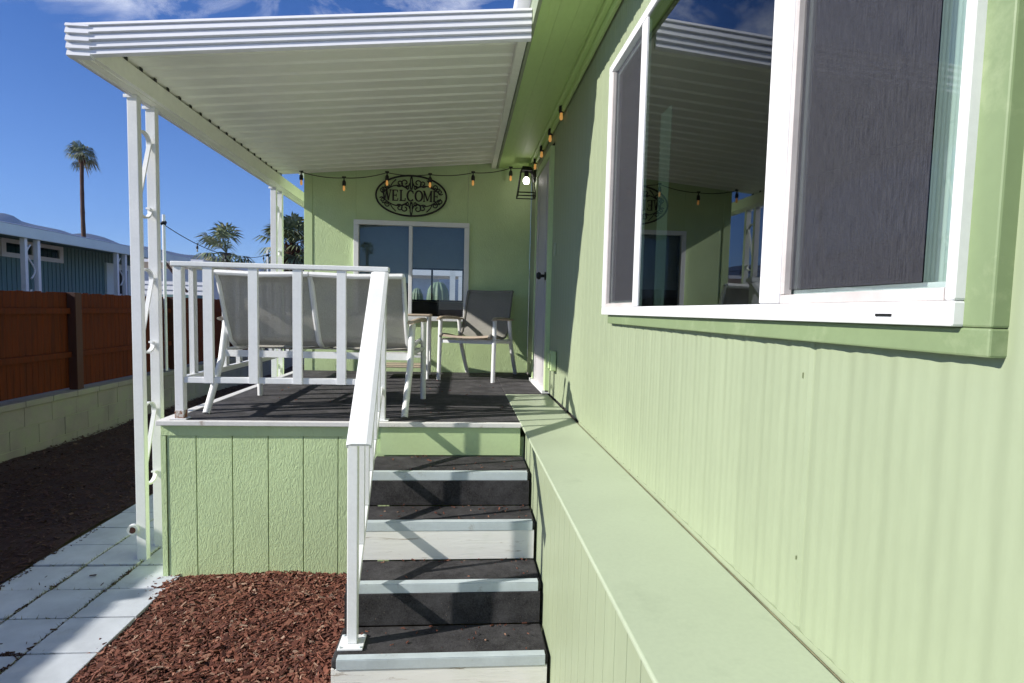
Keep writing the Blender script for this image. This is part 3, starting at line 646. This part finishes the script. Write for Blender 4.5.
# ------------------------------------------------------------------ welcome sign
sg = thing('welcome_sign', 'oval black wrought iron sign reading WELCOME above the room window', 'sign', (-.515, YB-.02, 2.632))
C0 = (-.515, YB-.025, 2.632); EA, EB = .345, .196
def P2(x, z): return (C0[0]+x, C0[1], C0[2]+z)
MB().tube([P2(EA*math.cos(t), EB*math.sin(t)) for t in np.linspace(0, 2*math.pi, 65)], .009, 8, cap=False).build('oval_ring', m_black, sg, smooth='all')
sw = MB()
def spiral(cx, cz, r, a0, turns, sgn, grow=.22, n=26):
    pts = []
    for i in range(n+1):
        t = i/n; a = a0+sgn*turns*2*math.pi*t; rr = r*(1-t*(1-grow)); pts.append(P2(cx+rr*math.cos(a), cz+rr*math.sin(a)))
    return pts
for sx_ in (-1, 1):
    for sz in (-1, 1):
        q = lambda a: (a if sx_ > 0 else math.pi-a) * 1.0
        # large heart scrolls next to the centre
        sgn = 1 if sx_*sz > 0 else -1
        a0 = -math.pi/2*sz
        pts = spiral(sx_*.062, sz*.125, .047, a0+math.pi*.5*sgn*-1, 1.25, sgn); sw.tube(pts, .0058, 6)
        pts = spiral(sx_*.115, sz*.118, .036, a0+math.pi*.3*sgn, 1.2, -sgn); sw.tube(pts, .0058, 6)
        pts = spiral(sx_*.045, sz*.083, .022, a0, 1.1, -sgn); sw.tube(pts, .0052, 6)
        sw.tube([P2(sx_*.004, sz*.06), P2(sx_*.012, sz*.10), P2(sx_*.010, sz*.15), P2(sx_*.002, sz*.192)], .0058, 6)
        # long S sweep outward to the rim
        sw.tube([P2(sx_*(.03+.26*t), sz*(.062+.045*math.sin(t*math.pi*1.15)-.02*t)) for t in np.linspace(0, 1, 14)], .0058, 6)
        sw.tube(spiral(sx_*.232, sz*.088, .030, a0, 1.2, sgn), .0058, 6)
        sw.tube(spiral(sx_*.285, sz*.045, .028, a0+1, 1.15, -sgn), .0055, 6)
        sw.tube([P2(sx_*.15, sz*.155), P2(sx_*.185, sz*.12), P2(sx_*.21, sz*.075), P2(sx_*.285, sz*.075)], .0055, 6)
sw.build('scrollwork', m_black, sg, smooth='all')
lt = MB(); LH = .050; TH = .0035
def st(x0, z0, x1, z1, w):
    a = Vector(P2(x0, z0)); b = Vector(P2(x1, z1)); lt.bar(a-Vector((0, .006, 0)), b-Vector((0, .006, 0)), w*1.35, .008, up=(0, 1, 0))
def serif(x, z, w=.026): st(x-w/2, z, x+w/2, z, .006)
def arc(cx, rx, rz_, a0, a1):
    ps = [P2(cx+rx*math.cos(R(a)), rz_*math.sin(R(a))) for a in np.linspace(a0, a1, 20)]
    lt.tube([(p[0], p[1]-.006, p[2]) for p in ps], [.006+.0035*abs(math.cos(R(a))) for a in np.linspace(a0, a1, 20)], 8)
def letter(c, x):
    h = LH
    if c == 'W':
        st(x-.038, h, x-.020, -h, .012); st(x-.020, -h, x-.002, h*.9, .006); st(x-.002, h*.9, x+.016, -h, .012); st(x+.016, -h, x+.036, h, .006); serif(x-.038, h); serif(x-.002, h, .02); serif(x+.036, h, .022)
    if c == 'E':
        st(x-.018, -h, x-.018, h, .012); st(x-.028, h, x+.024, h, .006); st(x-.028, -h, x+.026, -h, .006); st(x-.018, 0, x+.012, 0, .006); st(x+.024, h, x+.024, h*.6, .006); st(x+.026, -h, x+.028, -h*.55, .006); st(x+.012, .014, x+.012, -.014, .005)
    if c == 'L':
        st(x-.014, -h, x-.014, h, .012); serif(x-.014, h, .03); st(x-.028, -h, x+.026, -h, .006); st(x+.026, -h, x+.028, -h*.5, .006)
    if c == 'C':
        arc(x, .032, h, 45, 315); st(x+.024, h*.9, x+.024, h*.4, .006)
    if c == 'O': arc(x, .034, h, 0, 360)
    if c == 'M':
        st(x-.034, -h, x-.034, h, .007); st(x-.034, h, x, -h*.9, .012); st(x, -h*.9, x+.034, h, .006); st(x+.034, h, x+.034, -h, .012); serif(x-.034, -h, .022); serif(x+.034, -h, .026); serif(x-.038, h, .018); serif(x+.038, h, .018)
for c, x in zip('WELCOME', (-.238, -.158, -.086, -.006, .074, .160, .243)): letter(c, x)
lt.build('lettering', m_black, sg)

# ------------------------------------------------------------------ string lights
def string(name, label, wire, bulbs, rw=.004, lit=True):
    t = thing(name, label, 'string lights', wire[0], 'string lights')
    MB().tube(wire, rw, 6).build('cord', m_black, t, smooth='all')
    for b in bulbs:
        s_ = MB(); s_.tube([(b[0], b[1], b[2]+.012), (b[0], b[1], b[2]-.03)], .006, 6); s_.lathe((b[0], b[1], b[2]-.075), [(.016, 0), (.019, .012), (.017, .04), (.010, .052)], 10); s_.box(b[0]-.018, b[0]+.018, b[1]-.006, b[1]+.006, b[2]+.002, b[2]+.014)
        so_ = s_.build('socket', m_black, t, smooth=True)
        MB().lathe((b[0], b[1], b[2]-.145), [(.002, .020), (.009, .025), (.0125, .036), (.012, .048), (.009, .062), (.009, .069)], 10).build('bulb', m_bulb if lit else m_bulb_off, so_, smooth='all')
    return t
hooks = [(-1.552, 6.08, 2.80), (-1.154, 6.1, 2.765), (-.744, 6.1, 2.832), (-.329, 6.1, 2.83), (.09, 6.1, 2.865), (.46, 6.1, 2.925)]
def swag(pts, sag, n=8):
    o = []
    for p, q in zip(pts[:-1], pts[1:]):
        for i in range(n): t = i/n; o.append((p[0]+(q[0]-p[0])*t, p[1]+(q[1]-p[1])*t, p[2]+(q[2]-p[2])*t-sag*4*t*(1-t)))
    return o+[pts[-1]]
string('string_lights', 'black string of warm bulbs swagged across the wall above the sign', swag(hooks, .018), hooks)
h2 = [(.655, 5.95, 2.94), (.650, 5.66, 2.945), (.650, 5.2, 2.94), (.652, 4.72, 2.94), (.652, 4.2, 2.945), (.655, 3.95, 2.95)]
w2 = swag([(.46, 6.12, 2.93), (.64, 6.05, 2.94)]+h2[1:5]+[(.652, 3.98, 2.935)], .012)
string('string_lights', 'black string of warm bulbs along the eave above the door', w2, h2[1:5])
PA = (-4.3, 9.2, 2.66); PB = (-4.3, 13.9, 2.62)
yw = swag([PA, PB], .22, 24)
string('string_lights', 'black string of unlit bulbs hung between poles over the fence', yw, [yw[6], yw[12], yw[18], yw[23]], .006, False)
for k, (p, lab) in enumerate(((PA, 'thin white pole with a light string tied to its top, nearer one by the fence'), (PB, 'farther thin pole holding the string lights behind the railing'))):
    pt = thing('light_pole', lab, 'pole', (p[0]+.03, p[1], .5), 'poles carrying the string lights')
    MB().tube([(p[0]+.03, p[1], .44), (p[0]+.03, p[1], p[2]+.12)], .022, 10).build('pole', m_white, pt, smooth=True)
    MB().tube([(p[0]+.03, p[1]-.02, p[2]-.02), (p[0]+.03, p[1]+.02, p[2]+.02)], .035, 8).build('hook', m_black, pt)

# lantern
ln = thing('wall_lantern', 'lit black metal lantern hanging in the corner beside the door', 'lantern', (.66, 5.9, 2.75))
LX, LY = .592, 5.86
MB().lathe((.672, LY, 2.80), [(.058, 0), (.058, -.012), (.045, -.018)], 20, 'x').tube([(.665, LY, 2.80), (.62, LY, 2.86), (LX, LY, 2.878)], .01, 8).build('wall_mount', m_black, ln)
lf = MB(); t0, b0 = .052, .084; zt_, zb = 2.845, 2.605
for a in (-1, 1):
    for b in (-1, 1): lf.bar((LX+a*t0, LY+b*t0, zt_), (LX+a*b0, LY+b*b0, zb), .009)
for (h, q) in ((zb, b0), (zb+.03, b0-.004)):
    for a, b, c_, d_ in ((-1, -1, 1, -1), (1, -1, 1, 1), (1, 1, -1, 1), (-1, 1, -1, -1)): lf.bar((LX+a*q, LY+b*q, h), (LX+c_*q, LY+d_*q, h), .009)
lf.build('cage', m_black, ln)
MB().quadbox([(LX-.06, LY-.06, zt_), (LX+.06, LY-.06, zt_), (LX+.06, LY+.06, zt_), (LX-.06, LY+.06, zt_), (LX-.04, LY-.04, zt_+.04), (LX+.04, LY-.04, zt_+.04), (LX+.04, LY+.04, zt_+.04), (LX-.04, LY+.04, zt_+.04)]).lathe((LX, LY, 2.79), [(.02, 0), (.022, .055)], 12).build('cap', m_black, ln)
MB().lathe((LX, LY, 2.725), [(.002, 0), (.022, .006), (.03, .025), (.028, .045), (.014, .066)], 16).build('bulb', m_lamp, ln, smooth='all')

# ------------------------------------------------------------------ block wall and fence (left)
bw = thing('block_wall', 'low grey-green concrete block wall under the wooden fence', 'wall', (-4.3, 6, 0))
FY0, FY1 = -3.0, 26.0
b_ = MB(); row = 0
for (z0, z1) in ((-.12, .088), (.094, .282), (.288, .476)):
    y = FY0+(.2 if row % 2 else 0)
    while y < FY1:
        dx = rng.uniform(-.002, .002); b_.box(-4.40, -4.206+dx, y+.003, min(y+.397, FY1), z0, z1); y += .4
    row += 1
b_.build('blocks', m_block, bw, bevel=.004)
MB().box(-4.39, -4.211, FY0, FY1, -.1, .478).build('mortar', m_mortar, bw)
cp = MB(); y = FY0
while y < FY1: cp.box(-4.42, -4.185, y+.003, y+.397, .48, .54); y += .4
cp.build('cap', m_block, bw, bevel=.006)
fe = thing('wooden_fence', 'red-brown vertical board fence on top of the block wall', 'fence', (-4.3, 6, .54))
fb = MB(); y = FY0
while y < FY1:
    w_ = .088; fb.box(-4.335+rng.uniform(-.003, .003), -4.318, y, y+w_-.004, .56, 1.607+rng.uniform(-.006, .006)); y += w_
fb.build('boards', m_fence, fe, bevel=.002)
for py in [7.18-2.32*k for k in range(4, 0, -1)]+[7.18+2.32*k for k in range(0, 8)]:
    MB().box(-4.318+.001, -4.225, py-.11, py+.0, .541, 1.612).build('post', m_fpost, fe, bevel=.004)
for z in (.93, 1.41): MB().box(-4.3175, -4.28, FY0, FY1, z-.03, z+.03).build('rail', m_fence, fe, bevel=.002)

# ------------------------------------------------------------------ teal neighbour house
nb = thing('teal_house', 'dark teal ribbed mobile home with pale roof edge beyond the fence', 'building', (-9, 12, 0))
NX = -9.0; NY0, NY1 = 2.0, 17.6
wl = MB(); y = NY0
while y < NY1:
    wl.box(NX-.05, NX, y, y+.11, 0, 2.735).box(NX-.05, NX-.012, y+.11, y+.135, 0, 2.735); y += .135
wl.box(NX-4, NX-.051, NY1, NY1+.1, 0, 2.735)
wl.build('wall', m_blue, nb)
MB().box(-13.5, -7.65, NY0-.3, NY1+.3, 2.74, 2.78).build('soffit', m_blue, nb)
MB().box(-7.648, -7.60, NY0-.3, NY1+.3, 2.60, 2.795).build('roof_fascia', m_bfascia, nb, bevel=.01)
MB().quadbox([(-13.5, NY0-.3, 2.80), (-7.6, NY0-.3, 2.80), (-7.6, NY1+.3, 2.80), (-13.5, NY1+.3, 2.80), (-13.5, NY0-.3, 2.86), (-7.62, NY0-.3, 2.812), (-7.62, NY1+.3, 2.812), (-13.5, NY1+.3, 2.86)]).build('roof', m_fascia, nb)
for (a, b, z0, z1) in ((12.75, 14.6, 2.36, 2.72),):
    wf = MB().box(NX+.001, NX+.05, a, b, z1-.08, z1).box(NX+.001, NX+.05, a, b, z0, z0+.09).box(NX+.001, NX+.05, a, a+.12, z0+.091, z1-.081).box(NX+.001, NX+.05, b-.12, b, z0+.091, z1-.081).box(NX+.001, NX+.05, (a+b)/2-.04, (a+b)/2+.04, z0+.091, z1-.081).build('window', m_white, nb)
    MB().box(NX+.002, NX+.02, a+.12, b-.12, z0+.09, z1-.08).build('pane', m_glassd if False else m_glass, wf)
dn = MB().box(NX+.001, NX+.06, 16.25, 17.5, 0, 2.50).build('doorway', m_bfascia, nb)
MB().box(NX+.061, NX+.07, 16.62, 17.2, .2, 2.35).build('door_opening_shade', m_inner, dn)  # flat near-black slab stands for the shade inside the doorway
for y in (11.15, 14.0, 16.9) if False else (11.45, 14.33):
    for q in (0, .33): MB().box(-7.74, -7.66, y+q, y+q+.07, 0, 2.60).build('post', m_white, nb)
    s_ = MB()
    for zc in (2.2, 1.4):
        s_.tube([(-7.7, y+.2+.1*math.sin(t*6.28), zc+.3*(t-.5)*2) for t in np.linspace(0, 1, 16)], .015, 6)
    s_.build('scroll', m_white, nb)
wn = thing('white_house', 'white lap-sided house glimpsed behind the pole and railing', 'building', (-10, 22, 0))
sd_ = MB(); z = 0
while z < 2.7:
    sd_.quadbox([(-13, 22-.03, z), (-8.9, 22-.03, z), (-8.9, 22.1, z), (-13, 22.1, z), (-13, 22, z+.18), (-8.9, 22, z+.18), (-8.9, 22.1, z+.18), (-13, 22.1, z+.18)]); z += .18
sd_.build('wall', m_wsiding, wn)
MB().box(-13.4, -8.8, 21.7, 28, 2.9, 3.02).build('roof', m_fascia, wn)
MB().bar((-10.0, 21.6, 2.9), (-9.3, 21.6, 1.9), .10, .05).build('roof_brace', m_fpost, wn)
MB().box(-9.6, -8.6, 20.5, 21.4, 1.5, 1.80).build('awning', m_blue, wn)

# ------------------------------------------------------------------ palms
def fronds(c, R0, n, droop, seed, upbias=.15):
    r_ = random.Random(seed); mb = MB()
    for i in range(n):
        az_ = r_.uniform(0, 6.283); el = math.asin(max(-.75, min(.98, upbias+r_.uniform(-.8, .9))))
        d_ = Vector((math.cos(az_)*math.cos(el), math.sin(az_)*math.cos(el), math.sin(el))); pl = R0*r_.uniform(.38, .52)
        tip = Vector(c)+d_*pl; tip.z -= droop*pl*.15
        mb.tube([c, Vector(c)+d_*pl*.5+Vector((0, 0, .03*R0)), tip], R0*.012, 4, cap=False)
        side = d_.cross(Vector((0, 0, 1))); side = side.normalized() if side.length > .1 else Vector((1, 0, 0)); upv = side.cross(d_).normalized()
        nl = 15; fl_ = R0*r_.uniform(.48, .62)
        for k in range(nl):
            a = R(-105+210*k/(nl-1)+r_.uniform(-4, 4)); dd = (d_*math.cos(a)+side*math.sin(a)).normalized(); ll = fl_*(.72+.28*math.cos(a*.8))*r_.uniform(.85, 1.1)
            pd = dd.cross(upv).normalized()*ll*.052; m_ = tip+dd*ll*.55+upv*ll*.05; e = tip+dd*ll*.97-Vector((0, 0, ll*(.14+droop*.35*r_.uniform(.6, 1.3))))
            b = len(mb.v); mb.v += [tuple(tip), tuple(m_+pd), tuple(e), tuple(m_-pd)]; mb.f += [(b, b+1, b+2, b+3)]
    return mb
def palm(label, x, y, zc, R0, rt_, n, seed, skirt=0, lean=0, droop=.6):
    t = thing('palm_tree', label, 'palm tree', (x, y, 0), 'fan palms beyond the fence')
    N = 26; pts = [(x+lean*math.sin(i/N*2.2), y, zc*i/N*.995) for i in range(N+1)]
    rr = [rt_*(1.35-.5*i/N)*(1+.06*math.sin(i*2.3)) for i in range(N+1)]
    MB().tube(pts, rr, 10).build('trunk', m_bark, t, smooth='all')
    top = pts[-1]
    if skirt:
        s_ = MB(); r_ = random.Random(seed)
        for k in range(260):
            a = r_.uniform(0, 6.28); h = zc-r_.uniform(.05, skirt); rr_ = rt_*r_.uniform(.8, 1.25); p = Vector((top[0]+math.cos(a)*rr_, top[1]+math.sin(a)*rr_, h))
            o_ = Vector((math.cos(a)*.11, math.sin(a)*.11, .22))*r_.uniform(.6, 1.2); sd2 = Vector((-math.sin(a), math.cos(a), 0))*.05; b = len(s_.v)
            s_.v += [tuple(p-sd2), tuple(p+sd2), tuple(p+o_+sd2*.5), tuple(p+o_-sd2*.5)]; s_.f.append((b, b+1, b+2, b+3))
        s_.build('leaf_bases', m_skirt, t)
    fronds(top, R0, n, droop, seed).build('crown', m_leaf, t)
    return t
palm('tall slender fan palm rising alone above the teal house', -34.7, 60, 14.9, 1.8, .17, 27, 3, skirt=.8, lean=-.3, droop=1.0)
palm('low bushy fan palm showing just above the left half of the railing', -11.1, 30, 3.95, 1.75, .22, 22, 5, droop=.45)
palm('stout brown-trunked fan palm beside the far awning posts', -6.45, 24, 3.85, 1.5, .30, 52, 8, skirt=2.2, droop=.5)
# things seen only in the window glass
palm('thin fan palm reflected at the left of the room window', -10.5, -48, 8.2, .8, .16, 30, 11)
palm('second fan palm reflected in the room window', -9.2, -48, 7.3, .9, .16, 30, 12)
def cactus(label, x, y, h, r):
    mb = MB(); n = 72
    pr = [(.8, 0), (1, .15), (1.02, .5), (1, .8), (.85, .92), (.5, .985), (.05, 1)]
    base = 0
    for (a, b) in pr:
        for k in range(n): t = 2*math.pi*k/n; q = r*a*(1+.08*math.cos(t*12)); mb.v.append((x+q*math.cos(t), y+q*math.sin(t), h*b))
    for i in range(len(pr)-1):
        for k in range(n): a = i*n+k; b = i*n+(k+1) % n; mb.f.append((a, b, b+n, a+n))
    mb.f.append(tuple((len(pr)-1)*n+k for k in range(n)))
    return tag(mb.build('cactus', m_cactus, smooth='all'), label, 'cactus', 'columnar cacti behind the room')
cactus('ribbed columnar cactus seen through the room window, the larger one', -.52, 13.4, 2.12, .24)
cactus('ribbed columnar cactus seen through the room window, the smaller one', -1.0, 13.8, 1.99, .14)
wh = thing('far_yard_house', 'white house seen through the far window of the green room', 'building', (-.2, 24, 0))
MB().box(-4.5, -.9, 24, 24.2, 0, 2.7).box(-.32, -.18, 16, 16.14, 0, 3.2).box(-.12, 3, 20, 20.2, 0, 2.6).build('wall', m_wsiding, wh)
MB().box(-5, .5, 23.5, 26, 2.8, 3.0).build('roof', m_fascia, wh)
